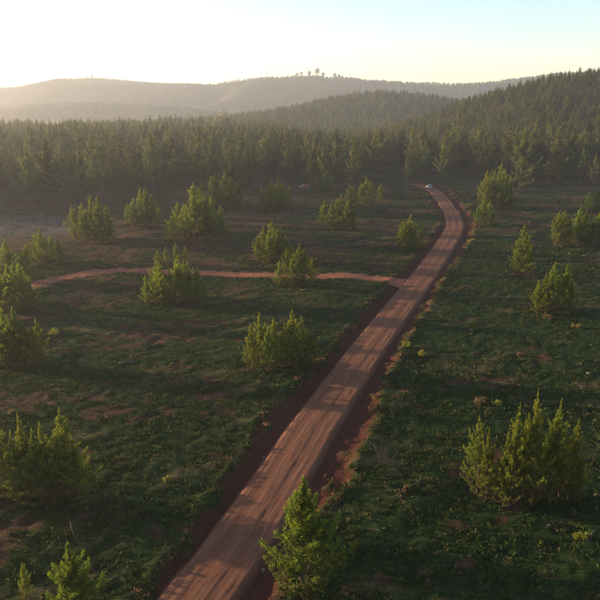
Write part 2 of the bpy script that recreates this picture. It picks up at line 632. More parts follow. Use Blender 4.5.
def pine_mesh(name, h, rad, seed, whorl, tuft_step, per, bl, bw, lo=.08, rise=(20, 55), ragged=.25, dead=.1, mat=None, slim=.85):
    """conifer crown: whorled limbs carrying needle tufts, thinner and steeper towards the tip"""
    r = np.random.default_rng(seed)
    B, Dn, Tn, Ln_ = [], [], [], []
    z = lo * h
    a0 = r.uniform(0, 6.28)
    limbs = Parts()
    while z < h * .985:
        t = z / h
        prof = rad * (1 - t) ** slim * min(1, .55 + 2.2 * (t - lo + .05))
        prof = max(prof * (1 - .35 * smooth(.6, 1, t)), .05 * rad)
        for k in range(r.integers(4, 7) if t < .9 else 4):
            a = a0 + k * 2 * math.pi / 5 + r.normal(0, .35)
            L = prof * r.uniform(1 - ragged * 1.6, 1 + ragged)
            if r.random() < .12:
                L *= 1.3
            if r.random() < .06:
                continue
            e0 = R(rise[0] + (rise[1] - rise[0]) * t + r.normal(0, 9))
            e1 = e0 + R(r.uniform(5, 30))
            n = max(3, int(L / tuft_step) + 2)
            s = np.linspace(.12 if t > .5 else .22, 1, n)
            zz = r.normal(0, .04 * whorl / .5)
            el = e0 + (e1 - e0) * s
            P = np.c_[np.cos(a) * np.cos(el) * s * L, np.sin(a) * np.cos(el) * s * L, z + zz + np.sin(el) * s * L]
            dv = np.array([np.cos(a) * np.cos(e1), np.sin(a) * np.cos(e1), np.sin(e1)])
            if L > .35 * rad:
                limbs.tube([(0, 0, z + zz), P[n // 2], P[-1]], [.018 * h / 8 * (1.2 - t), .012 * h / 8, .004], 3, False)
            # tufts on the limb and on short side shoots
            pts, tt = [P], [s]
            for sd_ in (-1, 1):
                sh = np.array([-np.sin(a), np.cos(a), .25]) * sd_
                m = np.where(r.random(n) < .75)[0]
                if len(m):
                    q = P[m] + (sh + dv * .5) * (L * .26 * (1.15 - s[m]) * r.uniform(.4, 1.3, len(m)))[:, None]
                    pts.append(q)
                    tt.append(s[m] * .9)
            pts, tt = np.vstack(pts), np.concatenate(tt)
            b = np.repeat(pts, per, 0) + r.normal(0, .02 * h / 8, (len(pts) * per, 3))
            dd = dv[None] * .8 + r.normal(0, .55, b.shape) + np.array([0, 0, .25])
            dd /= np.linalg.norm(dd, axis=1)[:, None]
            B.append(b)
            Dn.append(dd)
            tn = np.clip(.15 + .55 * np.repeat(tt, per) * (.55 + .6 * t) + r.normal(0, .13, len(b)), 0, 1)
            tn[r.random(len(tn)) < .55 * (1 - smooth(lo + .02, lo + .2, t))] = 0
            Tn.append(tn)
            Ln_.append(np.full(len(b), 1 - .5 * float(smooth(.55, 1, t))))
        z += whorl * r.uniform(.75, 1.25) * (1.1 - .5 * t)
        a0 += r.uniform(.4, 1.2)
    # leader
    n = 10
    b = np.repeat(np.c_[np.zeros(n), np.zeros(n), np.linspace(.9, 1.03, n) * h], per, 0)
    dd = r.normal(0, .3, b.shape) + np.array([0, 0, .9])
    dd /= np.linalg.norm(dd, axis=1)[:, None]
    B.append(b)
    Dn.append(dd)
    Tn.append(np.clip(r.normal(.85, .12, len(b)), 0, 1))
    Ln_.append(np.full(len(b), .5))
    B, Dn, Tn, Ln_ = np.vstack(B), np.vstack(Dn), np.concatenate(Tn), np.concatenate(Ln_)
    v, f = blades(B, Dn, bl * Ln_, bw * (.4 + .6 * Ln_), r)
    me = mesh_np(name, v, f, {'tint': np.repeat(Tn, 4)})
    me.materials.append(mat)
    lm = limbs.mesh(name + '_limbs')
    lm.materials.append(M_BARK)
    # trunk, slightly bent
    bx, by = r.normal(0, .012 * h, 2)
    zs = np.linspace(-.25, h * .97, 8)
    tr = Parts().tube([(bx * math.sin(q / h * 3), by * math.sin(q / h * 2.4), q) for q in zs], [.021 * h ** .9 * (1 - .93 * max(q, 0) / h) for q in zs], 7).mesh(name + '_trunk')
    tr.materials.append(M_BARK)
    return me, tr, lm


# protos are unit meshes of stated height; instances are scaled
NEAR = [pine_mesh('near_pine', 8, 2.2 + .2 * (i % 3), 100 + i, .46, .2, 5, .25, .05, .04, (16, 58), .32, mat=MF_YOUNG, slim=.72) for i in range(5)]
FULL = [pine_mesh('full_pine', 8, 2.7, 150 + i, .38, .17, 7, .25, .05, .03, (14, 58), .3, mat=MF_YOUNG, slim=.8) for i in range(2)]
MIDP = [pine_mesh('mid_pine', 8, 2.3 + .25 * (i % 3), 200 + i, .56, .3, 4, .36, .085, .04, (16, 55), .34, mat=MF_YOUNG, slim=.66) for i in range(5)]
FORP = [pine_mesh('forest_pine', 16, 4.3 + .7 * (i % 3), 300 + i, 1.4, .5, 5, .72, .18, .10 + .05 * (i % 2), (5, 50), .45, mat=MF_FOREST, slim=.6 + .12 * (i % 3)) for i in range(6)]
print('tris', [sum(len(m.polygons) * 2 for m in p) for p in (NEAR[0], MIDP[0], FORP[0])])


def place_tree(name, proto, hgt, x, y, z, width=1.0, rz=None, label=None, cat='tree', group=None, ph=8.0, lean=0.0):
    s = hgt / ph
    e = empty(name, (x, y, z), random.uniform(0, 6.28) if rz is None else rz, (s * width, s * width, s))
    if lean:
        e.rotation_euler = (random.uniform(-lean, lean), random.uniform(-lean, lean), e.rotation_euler[2])
    cr = link('crown', proto[0], e)
    link('trunk', proto[1], e)
    if proto[2] is not None:
        link('limbs', proto[2], e)
    tag(e, label, cat, group)
    return e


TREE_SPOTS = []
ORD = 'first second third fourth fifth sixth seventh eighth ninth tenth eleventh twelfth thirteenth fourteenth fifteenth sixteenth'.split()


def clump(where, trees, near=False, wd=1.0, single=None):
    """trees: (px, base py, top py). The tallest gets its own label"""
    P = []
    for (px, pb, pt) in trees:
        x, y = on_ground(px, pb, 0)
        z = gz(x, y)
        x, y = on_ground(px, pb, z)
        z = gz(x, y)
        hgt = max(.8, height_at(px, pt, y) - z)
        P.append((x, y, z, hgt))
    tall = max(range(len(P)), key=lambda i: P[i][3])
    for i, (x, y, z, hgt) in enumerate(P):
        grp = 'young pines in the clearing'
        k = sorted(range(len(P)), key=lambda q: trees[q][0]).index(i)
        if len(P) == 1:
            lab = single
        elif i == tall:
            lab = 'tallest young pine in the ' + where
        elif k == 0 or k == len(P) - 1:
            lab = ('leftmost' if k == 0 else 'rightmost') + ' young pine in the ' + where
        else:
            lab = ORD[k] + ' pine from the left in the ' + where
        pr = (NEAR if near else MIDP)[random.randrange(5)]
        if single and hgt > 4:
            pr = FULL[i % 2] if trees[0][0] > 200 else FULL[1]
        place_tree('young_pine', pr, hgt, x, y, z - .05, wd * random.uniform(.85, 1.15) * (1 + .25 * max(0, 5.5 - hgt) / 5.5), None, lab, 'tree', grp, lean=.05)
        TREE_SPOTS.append((x, y, hgt))


def spread(x0, x1, base, top, n, depth=3.0, shape=.75, seed=0):
    """a clump outline -> single trees: outer ones shorter"""
    r = np.random.default_rng(seed + 1000)
    out = []
    for i in range(n):
        u = (i + .5) / n + r.uniform(-.3, .3) / n
        px = x0 + (x1 - x0) * (.06 + .88 * u)
        arch = 1 - (1 - shape) * (abs(u - .5) * 2) ** 1.6
        pb = base - r.uniform(0, 1) * depth * (1 if i % 2 else .35)
        pt = base - (base - top) * arch * (r.uniform(.7, 1.0) if i != n // 2 else 1.0)
        out.append((px, pb, pt))
    return out


clump('lone clump in the lower right grass', [(477, 494, 417), (486, 500, 428), (500, 503, 431), (509, 506, 408), (519, 500, 421), (531, 505, 393),
      (541, 499, 412), (549, 502, 402), (559, 497, 424), (568, 499, 421), (574, 501, 455), (503, 507, 468)], True, .8)
clump('', [(303, 596, 482)], True, 1.15, 'feathery young pine beside the road at the bottom edge of the picture')
clump('', [(82, 634, 543)], True, 1.15, 'young pine cut off by the bottom edge, left corner')
clump('', [(27, 603, 561)], True, .6, 'thin sparse pine sapling in the bottom left corner')
clump('big clump at the left edge, lower part', [(-12, 498, 425), (6, 494, 424), (18, 502, 432), (31, 497, 416), (42, 504, 430), (52, 497, 424), (62, 502, 436), (70, 496, 411), (79, 500, 440)], True, 1.1)
clump('clump left of the road, halfway up it', [(253, 370, 325), (262, 366, 314), (271, 372, 327), (275, 364, 319), (283, 368, 330), (290, 365, 311), (297, 369, 326), (303, 364, 317), (309, 367, 330)], False, .9)
clump('hazy clump at the left edge, middle height', spread(-14, 48, 367, 308, 8, 6, .8, 1), False, 1.1)
clump('yellow-lit row at the left edge by the track', spread(-10, 40, 312, 262, 6, 10, .85, 2) + spread(-10, 36, 283, 240, 5, 8, .8, 3) + spread(24, 68, 266, 230, 5, 8, .8, 4), False, 1.2)
clump('clump in front of the side track', spread(143, 206, 306, 256, 8, 6, .75, 5), False, 1.05)
clump('small clump behind the side track', spread(152, 192, 266, 242, 4, 3, .8, 6), False, 1.0)
clump('dense clump just above the side track', spread(255, 292, 264, 221, 7, 6, .75, 7), False, 1.05)
clump('bushy clump overlapping the middle of the side track', spread(275, 318, 286, 244, 6, 5, .75, 8), False, 1.05)
clump('big round clump above the small track clump', spread(168, 226, 241, 184, 9, 8, .6, 9), False, 1.1)
clump('wide clump near the left edge below the forest', spread(72, 118, 244, 197, 7, 6, .8, 10), False, 1.1)
clump('hazy clump at the foot of the left forest', spread(124, 166, 227, 188, 6, 5, .75, 11), False, 1.1)
clump('slim row at the forest foot, left of centre', spread(196, 246, 209, 172, 6, 6, .9, 12), False, 1.0)
clump('round clump below the forest edge, centre', spread(256, 292, 212, 178, 6, 5, .7, 13), False, 1.1)
clump('clump in the open grass right of centre', spread(318, 357, 231, 194, 6, 4, .8, 14), False, 1.05)
clump('low clump below the dark forest, right of centre', spread(344, 384, 206, 177, 6, 4, .85, 15), False, 1.1)
clump('little clump beside the red car', spread(313, 336, 192, 170, 3, 2, .9, 16), False, 1.1)
clump('small round clump left of the road bend', spread(396, 423, 250, 215, 5, 4, .75, 17), False, 1.1)
clump('tall feathery clump right of the road bend', spread(478, 514, 209, 163, 7, 5, .8, 18), False, .85)
clump('low clump below the tall feathery one', spread(473, 496, 226, 196, 5, 4, .8, 19), False, .9)
clump('narrow clump right of and below the bend', [(515, 275, 246), (521, 276, 226), (527, 274, 240)], False, .95)
clump('clump on pale stems in the right grass', spread(531, 574, 314, 263, 7, 6, .85, 20), False, .95)
clump('long clump at the right edge, upper part', spread(550, 606, 247, 208, 9, 4, .9, 21), False, 1.0)
clump('dark clump at the right edge under the forest', spread(584, 612, 214, 186, 4, 3, .9, 22), False, 1.0)

# ------------- forest
EDGE_PX = [(-60, 216), (0, 211), (60, 205), (120, 199), (180, 196), (240, 192), (300, 189), (360, 187), (420, 181.5), (445, 181), (480, 184), (520, 185.5), (560, 186), (600, 186), (680, 188)]
EP = np.array([on_ground(*q) for q in EDGE_PX])


def edge_y(x):
    return np.interp(x, EP[:, 0], EP[:, 1]) + 4 * noise(x, x * 0 + 40, 35, 18) + 3 * noise(x, x * 0 + 90, 13, 17)


def scatter(x0, x1, y0, y1, step, r):
    a, b = np.meshgrid(np.arange(x0, x1, step), np.arange(y0, y1, step))
    a = a + (np.arange(a.shape[0]) % 2)[:, None] * step / 2
    p = np.c_[a.ravel(), b.ravel()]
    return p + r.uniform(-.38, .38, p.shape) * step


fr = np.random.default_rng(55)
pts = np.vstack([(lambda p: p[p[:, 1] < 330])(scatter(-330, 330, 170, 345, 8.2, fr)), (lambda p: p[p[:, 1] >= 330])(scatter(-330, 330, 320, 640, 5.6, fr))])
pts = pts[pts[:, 1] > edge_y(pts[:, 0])]
# keep the cone that can be seen, with room to step sideways
pts = pts[np.abs(pts[:, 0]) < 60 + pts[:, 1] * .56]
# a break in the trees where the road goes on
pz = terrain(pts[:, 0], pts[:, 1])
tall = 9.5 + 9.5 * np.clip(.5 + .4 * noise(pts[:, 0], pts[:, 1], 60, 19) + fr.normal(0, .34, len(pts)), -.25, 1.15)
tall *= np.where(pts[:, 1] - edge_y(pts[:, 0]) < 9, fr.uniform(.55, 1.0, len(pts)), 1.0)
tall *= 1 - .5 * smooth(300, 400, pts[:, 1]) * smooth(-40, 60, pts[:, 0])
dens = noise(pts[:, 0], pts[:, 1], 45, 20)
keep = (fr.random(len(pts)) < np.where(pts[:, 1] - edge_y(pts[:, 0]) < 28, .62, np.where(pts[:, 1] < 330, .8, .95))) & ~((dens < -.8) & (pts[:, 1] < 320))
pts, pz, tall = pts[keep], pz[keep], tall[keep]
qx, qy, qd = to_px(pts[:, 0], pts[:, 1], pz)
vis = (qx > -8) & (qx < 608)
beyond = pts[:, 1] - edge_y(pts[:, 0])
order = np.argsort(np.where(vis, beyond - .25 * np.maximum(qx - 420, 0) * .3, 1e6))
THINGS = order[:285]
rest = np.setdiff1d(np.arange(len(pts)), THINGS)
ZONES = [(110, 'hazy forest at the far left'), (225, 'forest left of centre'), (330, 'forest behind the middle of the clearing'), (425, 'dark forest left of the road end'),
         (520, 'forest right of the road end'), (620, 'forest below the right hill')]
tallest_in, ROWS = {}, {}
for i in THINGS:
    zn = next(n for lim, n in ZONES if qx[i] < lim)
    row = 'front edge of the ' if beyond[i] < 9 else ('second rows of the ' if beyond[i] < 22 else 'depth of the ')
    key = row + zn
    if key not in tallest_in or tall[i] > tall[tallest_in[key]]:
        tallest_in[key] = i
    ROWS.setdefault(key, []).append(i)
for v_ in ROWS.values():
    v_.sort(key=lambda q: qx[q])
for i in THINGS:
    zn = next(n for lim, n in ZONES if qx[i] < lim)
    row = 'front edge of the ' if beyond[i] < 9 else ('second rows of the ' if beyond[i] < 22 else 'depth of the ')
    key = row + zn
    top_one = tallest_in[key] == i
    lab = ('tallest pine in the ' if top_one else 'dark green pine in the ') + key
    if not top_one and row[0] in 'fs':
        k = ROWS[key].index(i)
        rw = 'front-edge' if row[0] == 'f' else 'second-row'
        if k < 16:
            lab = ORD[k] + ' ' + rw + ' pine from the left in the ' + zn
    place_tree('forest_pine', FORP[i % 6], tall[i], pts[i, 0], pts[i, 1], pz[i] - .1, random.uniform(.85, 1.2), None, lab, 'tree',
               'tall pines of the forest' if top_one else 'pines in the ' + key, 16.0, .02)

# single trees that stand out at the forest edge
for (px, pb, pt, wd, lab) in [(442, 184, 139, .62, 'slim lone pine on the verge where the road ends'), (558, 190, 150, .95, 'bright conical pine at the forest edge, right of the road end'),
                              (232, 207, 158, 1.0, 'loose upright pine at the forest edge, left of centre'), (520, 189, 132, 1.1, 'broad-limbed pine at the forest edge, between the two lone pines on the right')]:
    x, y = on_ground(px, pb)
    z = gz(x, y)
    place_tree('forest_pine', FORP[int(px) % 6], height_at(px, pt, y) - z, x, y, z - .1, wd, None, lab, 'tree', None, 16.0, .01)

# the rest of the forest: one mass of trees
far = scatter(-260, 620, 640, 1010, 8.5, fr)
far = far[np.abs(far[:, 0]) < 60 + far[:, 1] * .56]
fz = terrain(far[:, 0], far[:, 1])
vf = scatter(-1100, 1150, 1200, 2160, 13.5, fr)
vz = terrain(vf[:, 0], vf[:, 1])
kv = (np.abs(vf[:, 0]) < 80 + vf[:, 1] * .56) & (noise(vf[:, 0], vf[:, 1], 300, 21) + .3 * noise(vf[:, 0], vf[:, 1], 90, 22) + 1.4 * smooth(-400, 300, vf[:, 0]) > .1) & (vz > 5)
vf, vz = vf[kv], vz[kv]
allp = np.vstack([np.c_[pts[rest], pz[rest] - .2], np.c_[far, fz - .3], np.c_[vf, vz - .3]])
hs = np.concatenate([tall[rest], fr.uniform(9, 15, len(far)), fr.uniform(5, 10, len(vf)) * (.6 + .4 * smooth(-500, 200, vf[:, 0]))]) / 16.0
wds = np.concatenate([fr.uniform(.85, 1.25, len(rest)), fr.uniform(1.1, 1.7, len(far)), fr.uniform(1.5, 2.6, len(vf))])
print('forest mass', len(rest), len(far), len(vf))
fm = bpy.data.meshes.new('forest')
fm.vertices.add(len(allp))
fm.vertices.foreach_set('co', allp.astype(np.float32).ravel())
for an, av in (('tree_height', hs), ('tree_width', hs * wds), ('tree_turn', fr.uniform(0, 6.28, len(allp)))):
    at = fm.attributes.new(an, 'FLOAT', 'POINT')
    at.data.foreach_set('value', av.astype(np.float32))
forest = tag(link('forest', fm), 'mass of dark pines rolling back over the hills', 'forest', kind='stuff')
ng = bpy.data.node_groups.new('forest_mass', 'GeometryNodeTree')
ng.interface.new_socket('Geometry', in_out='INPUT', socket_type='NodeSocketGeometry')
ng.interface.new_socket('Geometry', in_out='OUTPUT', socket_type='NodeSocketGeometry')
N, L = ng.nodes.new, ng.links.new
gi, go_ = N('NodeGroupInput'), N('NodeGroupOutput')
protos = {}
for o in COL.objects:
    if o.type == 'MESH' and o.name.startswith('crown') and o.data.name.startswith('forest_pine') and o.data.name not in protos:
        protos[o.data.name] = o
join = N('GeometryNodeJoinGeometry')
for o in protos.values():
    oi = N('GeometryNodeObjectInfo')
    oi.transform_space = 'ORIGINAL'
    oi.inputs['Object'].default_value = o
    oi.inputs['As Instance'].default_value = True
    L(oi.outputs['Geometry'], join.inputs[0])


def nattr(name):
    n = N('GeometryNodeInputNamedAttribute')
    n.data_type = 'FLOAT'
    n.inputs['Name'].default_value = name
    return n.outputs['Attribute']


iop = N('GeometryNodeInstanceOnPoints')
L(gi.outputs[0], iop.inputs['Points'])
L(join.outputs[0], iop.inputs['Instance'])
iop.inputs['Pick Instance'].default_value = True
rv = N('FunctionNodeRandomValue')
rv.data_type = 'INT'
rv.inputs[4].default_value = 0
rv.inputs[5].default_value = len(protos) - 1
L(rv.outputs[2], iop.inputs['Instance Index'])
cx, cs = N('ShaderNodeCombineXYZ'), N('ShaderNodeCombineXYZ')
L(nattr('tree_turn'), cx.inputs[2])
e2r = N('FunctionNodeEulerToRotation')
L(cx.outputs[0], e2r.inputs[0])
L(e2r.outputs[0], iop.inputs['Rotation'])
L(nattr('tree_width'), cs.inputs[0])
L(nattr('tree_width'), cs.inputs[1])
L(nattr('tree_height'), cs.inputs[2])
L(cs.outputs[0], iop.inputs['Scale'])
L(iop.outputs[0], go_.inputs[0])
md = forest.modifiers.new('trees', 'NODES')
md.node_group = ng


# round-crowned trees: on the far ridge and above the forest
def broad_mesh(name, seed, n_clump=16, per=60, mat=None):
    r = np.random.default_rng(seed)
    c = r.normal(0, 1, (n_clump, 3))
    c /= np.linalg.norm(c, axis=1)[:, None]
    c *= r.uniform(.3, .8, n_clump)[:, None] * np.array([3.6, 3.6, 4.6])
    c[:, 2] += 7.2
    b = np.repeat(c, per, 0)
    d = r.normal(0, 1, b.shape)
    d /= np.linalg.norm(d, axis=1)[:, None]
    b = b + d * r.uniform(.4, 1.7, len(b))[:, None]
    v, f = blades(b, d, .7, .45, r)
    me = mesh_np(name, v, f, {'tint': np.repeat(np.clip(r.normal(.5, .2, len(b)), 0, 1), 4)})
    me.materials.append(mat or MF_BROAD)
    tk = Parts().tube([(0, 0, -.4), (.1, 0, 3), (.2, .1, 6), (.1, 0, 9)], [.34, .27, .2, .08], 7)
    for k in range(6):
        e = c[k]
        tk.tube([(.15, .05, 4 + k * .5), tuple(e * .6 + np.array([0, 0, 2.6])), tuple(e)], [.13, .09, .04], 5, False)
    tm = tk.mesh(name + '_trunk')
    tm.materials.append(M_BARK)
    return me, tm, None


BROAD = [broad_mesh('broadleaf_crown', 400 + i) for i in range(3)]
PALE = [broad_mesh('pale_crown', 410 + i, 14, 60, MF_PALE) for i in range(3)]
for k, (px, pb, pt, wd, Y, lab) in enumerate([
        (317, 77, 66.5, 1.0, 2090, 'tallest round tree on the skyline of the far ridge'), (309.5, 76.5, 69.5, 1.1, 2090, 'round tree just left of the tallest one on the far ridge skyline'),
        (323, 77.5, 71.5, 1.1, 2090, 'round tree just right of the tallest one on the far ridge skyline'), (301.5, 76, 70.5, .9, 2095, 'pale slim tree left of the skyline pair on the far ridge'),
        (297, 76, 72, 1.3, 2095, 'low tree at the left end of the skyline row'), (334.5, 78.5, 72, 1.0, 2095, 'tree by itself right of the skyline group on the far ridge'),
        (339, 79, 73.5, 1.2, 2095, 'low tree beside the lone one right of the skyline group'), (92, 77.5, 73.5, 1.4, 2095, 'small tree on the skyline knoll at the far left')]):
    d = ray(px, pb)
    x = d[0] * Y / d[1]
    z = float(terrain(np.array([x]), np.array([Y]))[0])
    place_tree('broadleaf_tree', BROAD[k % 3], max(7, height_at(px, pt, Y) - z), x, Y, z - .3, wd, None, lab, 'tree', 'trees on the far ridge skyline', 12.3)
for k, (px, pt, Y, wd, lab) in enumerate([(227, 106, 520, .8, 'pale tall tree rising above the forest, left of centre'), (219, 112, 515, .8, 'pale tree left of the tallest one above the forest'),
                                          (237, 113, 525, .9, 'pale tree right of the tallest one above the forest'), (207, 117, 510, .9, 'pale tree at the left end of the pale row above the forest')]):
    d = ray(px, pt)
    x = d[0] * Y / d[1]
    z = float(terrain(np.array([x]), np.array([Y]))[0])
    place_tree('broadleaf_tree', PALE[k % 3], height_at(px, pt, Y) - z, x, Y, z - .2, wd, None, lab, 'tree', 'pale trees above the forest', 12.3)

# ---------------------------------------------------------------- ground cover
def cover(name, xs, ys, n_bl, hgt, wid, mat, spreadr, lean, r, label, cat, tint):
    z = ground_z(xs, ys)
    n = len(xs)
    b = np.repeat(np.c_[xs, ys, z - .02], n_bl, 0) + np.c_[r.normal(0, spreadr, (n * n_bl, 2)), np.zeros(n * n_bl)]
    d = np.c_[r.normal(0, lean, (n * n_bl, 2)), np.ones(n * n_bl)]
    d /= np.linalg.norm(d, axis=1)[:, None]
    sc = np.repeat(r.uniform(.5, 1.5, n), n_bl)
    v, f = blades(b, d, hgt * sc, wid * sc, r)
    me = mesh_np(name, v, f, {'tint': np.repeat(np.clip(np.repeat(tint, n_bl) + r.normal(0, .15, n * n_bl), 0, 1), 4)})
    return tag(link(name, me, None, mat), label, cat, kind='stuff')


MF_GRASS = foliage_mat('grass_blades', (.010, .022, .005), (.023, .044, .009), (.12, .125, .026), .3, 0.0)
r = np.random.default_rng(99)


def sample(n, y0, y1, k=.62):
    y = np.sqrt(r.uniform(y0 ** 2, y1 ** 2, n))
    x = r.uniform(-1, 1, n) * (6 + y * k)
    return x, y


X, Y_ = [], []
for n, a, b in ((52000, 22, 70), (60000, 70, 135), (52000, 135, 235)):
    x, y = sample(n, a, b)
    X.append(x)
    Y_.append(y)
X, Y_ = np.concatenate(X), np.concatenate(Y_)
_, o_, ins_ = corridor(X, Y_)
_, q_ = nearest(track, track_n, X, Y_, 6)
so_, dr_ = patches(X, Y_)
clumpy = smooth(-.7, .6, noise(X, Y_, 1.9, 23) + .7 * noise(X, Y_, 5.5, 5, .5))
k_ = ((ins_ < .35) | ((np.abs(o_) > ROAD_HALF + .4) & (r.random(len(X)) < .07))) & (np.abs(q_) > 1.9) & (r.random(len(X)) < (1 - .85 * so_) * (.25 + .75 * clumpy))
X, Y_, dr_, so_ = X[k_], Y_[k_], dr_[k_], so_[k_]
isdry = r.random(len(X)) < .06 + .5 * dr_ * so_ + .14 * dr_
dist = np.hypot(X, Y_)
for sel, nm, mat, lab, hh in ((~isdry, 'grass', MF_GRASS, 'low green grass and weeds covering the clearing', .2), (isdry, 'dry_grass', MF_DRY, 'dry straw tufts scattered over the clearing', .24)):
    big = 1 + .6 * smooth(70, 200, dist[sel])
    x, y = X[sel], Y_[sel]
    tint = np.clip(.25 + .5 * r.random(len(x)) ** 2, 0, 1)
    nb = 5
    cover(nm, x, y, nb, hh * np.repeat(big, nb), .075 * np.repeat(big, nb), mat, .09, .75, r, lab, 'grass', tint)

# fringe of dry growth and clods on the road lips
fx, fy = [], []
for side, lip in ((-1, lipL), (1, lipR)):
    for i in range(0, len(road)):
        for _ in range(3):
            if noise(np.array([road[i, 0]]), np.array([road[i, 1]]), 9, 2)[0] * side + r.normal(0, .35) < .1:
                continue
            s = side * (lip[i] + r.uniform(-.15, .9))
            fx.append(road[i, 0] + road_n[i, 0] * s + r.normal(0, .2))
            fy.append(road[i, 1] + road_n[i, 1] * s + r.normal(0, .2))
fx, fy = np.array(fx), np.array(fy)
cover('lip_grass', fx, fy, 8, .2, .045, MF_LIP, .11, .7, r, 'dry grass with painted sun glow fringing the cut banks of the road', 'grass', r.uniform(.2, .9, len(fx)))


def stone_mesh(name, seed):
    rr = np.random.default_rng(seed)
    me = bpy.data.meshes.new(name)
    import bmesh
    bm = bmesh.new()
    bmesh.ops.create_icosphere(bm, subdivisions=2, radius=1)
    dirs = rr.normal(size=(9, 3))
    dirs /= np.linalg.norm(dirs, axis=1)[:, None]
    cut = rr.uniform(.35, .8, 9)
    for v in bm.verts:
        p = np.array(v.co)
        for dd, c_ in zip(dirs, cut):
            e_ = p @ dd - c_
            if e_ > 0:
                p = p - dd * e_
        v.co = p * (1, .8, .62)
    bm.to_mesh(me)
    bm.free()
    return me


# loose clods of soil along the banks: too many to tell apart
st_ = stone_mesh('clod', 3)
sv = np.array([v.co[:] for v in st_.vertices])
sf = np.array([p.vertices[:] for p in st_.polygons])
cvs, cfs = [], []
cr_ = np.random.default_rng(31)
for side, lip in ((-1, lipL), (1, lipR)):
    for i in range(len(road)):
        for _ in range(3):
            s = side * (lip[i] + cr_.normal(.05, .45)) if cr_.random() < .7 else side * cr_.uniform(ROAD_HALF, max(ROAD_HALF + .3, lip[i]))
            x = road[i, 0] + road_n[i, 0] * s
            y = road[i, 1] + road_n[i, 1] * s
            if abs(s) < ROAD_HALF + .15:
                continue
            k = cr_.uniform(.025, .075) * (1.8 if cr_.random() < .12 else 1)
            a = cr_.uniform(0, 6.28)
            m = np.array([[math.cos(a), -math.sin(a), 0], [math.sin(a), math.cos(a), 0], [0, 0, 1]])
            cfs.append(sf + len(cvs) * len(sv))
            cvs.append((x, y, k, m))
zz = ground_z(np.array([c_[0] for c_ in cvs]), np.array([c_[1] for c_ in cvs]))
V = np.vstack([sv * c_[2] @ c_[3].T + np.array([c_[0], c_[1], z + c_[2] * .3]) for c_, z in zip(cvs, zz)])
tag(link('soil_clods', mesh_np('soil_clods', V, np.vstack(cfs), None, False), None, M_CLOD), 'loose red soil clods strewn along the road banks', 'soil', kind='stuff')

# ---------------------------------------------------------------- single small things in the grass
STONES = [stone_mesh('stone', 50 + i) for i in range(3)]
for k, (px, py, s, lab) in enumerate([(264, 454, .22, 'pale stone on the dark soil left of the road'), (263, 566, .26, 'pale stone on the road shoulder by the bottom young pine'),
                                      (378, 532, .2, 'small white stone in the grass right of the bottom young pine'), (549, 526, .22, 'pale stone in the grass below the lower right clump'),
                                      (360, 391, .2, 'stone on the right shoulder halfway along the road'), (588, 376, .42, 'pinkish stone in the grass at the right edge'),
                                      (553, 253, .3, 'stone lying by the pale log in the right grass'), (472, 330, .35, 'pinkish stone in the dark grass right of the road')]):
    x, y = on_ground(px, py)
    z = gz(x, y)
    o = link('stone', STONES[k % 3], None, M_STONE)
    o.location = (x, y, z + s * .12)
    o.scale = (s, s, s * .8)
    o.rotation_euler = (0, 0, k * 1.3)
    tag(o, lab, 'stone', 'loose stones')


def shrub(name, px, py, size, mat, lab, cat='shrub', seed=0, flat=.8, dens=55, bl=.22, bw=.06, twig=M_BARK):
    rr = np.random.default_rng(seed + 900)
    x, y = on_ground(px, py)
    e = empty(name, (x, y, gz(x, y) - .03))
    tw = Parts()
    B_, D_ = [], []
    for k in range(9):
        a, el = rr.uniform(0, 6.28), rr.uniform(.5, 1.35)
        d = np.array([math.cos(a) * math.cos(el), math.sin(a) * math.cos(el), math.sin(el) * flat])
        Ln = size * rr.uniform(.6, 1.1)
        tw.tube([(0, 0, 0), d * Ln * .5 + rr.normal(0, .04, 3), d * Ln], [.02, .014, .005], 4, False)
        s = rr.uniform(.35, 1.05, dens)
        B_.append(d[None] * (Ln * s)[:, None] + rr.normal(0, .1 * size, (dens, 3)))
        q = d[None] * .6 + rr.normal(0, .6, (dens, 3))
        D_.append(q / np.linalg.norm(q, axis=1)[:, None])
    link('stems', tw.mesh('stems'), e, twig)
    B_, D_ = np.vstack(B_), np.vstack(D_)
    B_[:, 2] = np.maximum(B_[:, 2], .04)
    v, f = blades(B_, D_, bl, bw, rr)
    link('leaves', mesh_np('leaves', v, f, {'tint': np.repeat(np.clip(rr.normal(.55, .22, len(B_)), 0, 1), 4)}), e, mat)
    return tag(e, lab, cat, 'low shrubs in the clearing')


shrub('low_shrub', 421, 356, .95, MF_YEL, 'bright yellow-green low shrub right of the road', seed=1)
shrub('low_shrub', 406, 348, .7, MF_YEL, 'small yellow tuft shrub on the road lip above the bright shrub', seed=2)
shrub('low_shrub', 496, 406, .6, MF_YEL, 'small yellow shrub behind the lower right clump', seed=3)
shrub('dry_shrub', 481, 404, .8, MF_DRY, 'dry pinkish shrub behind the lower right clump', seed=4)
shrub('dry_shrub', 378, 397, .8, MF_DRY, 'dry golden shrub on the right road lip', seed=5)
shrub('dry_shrub', 547, 319, .9, MF_DRY, 'dry orange shrub at the foot of the right clump on pale stems', seed=6)
shrub('dry_shrub', 423, 199, 1.5, MF_DRY, 'orange dry bush inside the far road bend', seed=7, bl=.4, bw=.12)
shrub('dry_shrub', 427, 195, 1.3, MF_YEL, 'yellow bush behind the orange one inside the far bend', seed=8, bl=.4, bw=.12)
shrub('dry_shrub', 470, 208, 1.5, MF_DRY, 'dry orange bush right of the far road bend', seed=9, bl=.4, bw=.12)
shrub('low_shrub', 471, 243, 1.0, MF_YEL, 'bright yellow bush on the outer lip of the bend', seed=10, bl=.35, bw=.1)
shrub('dry_shrub', 580, 540, .55, MF_YEL, 'yellow dead frond in the grass near the bottom right', seed=11)
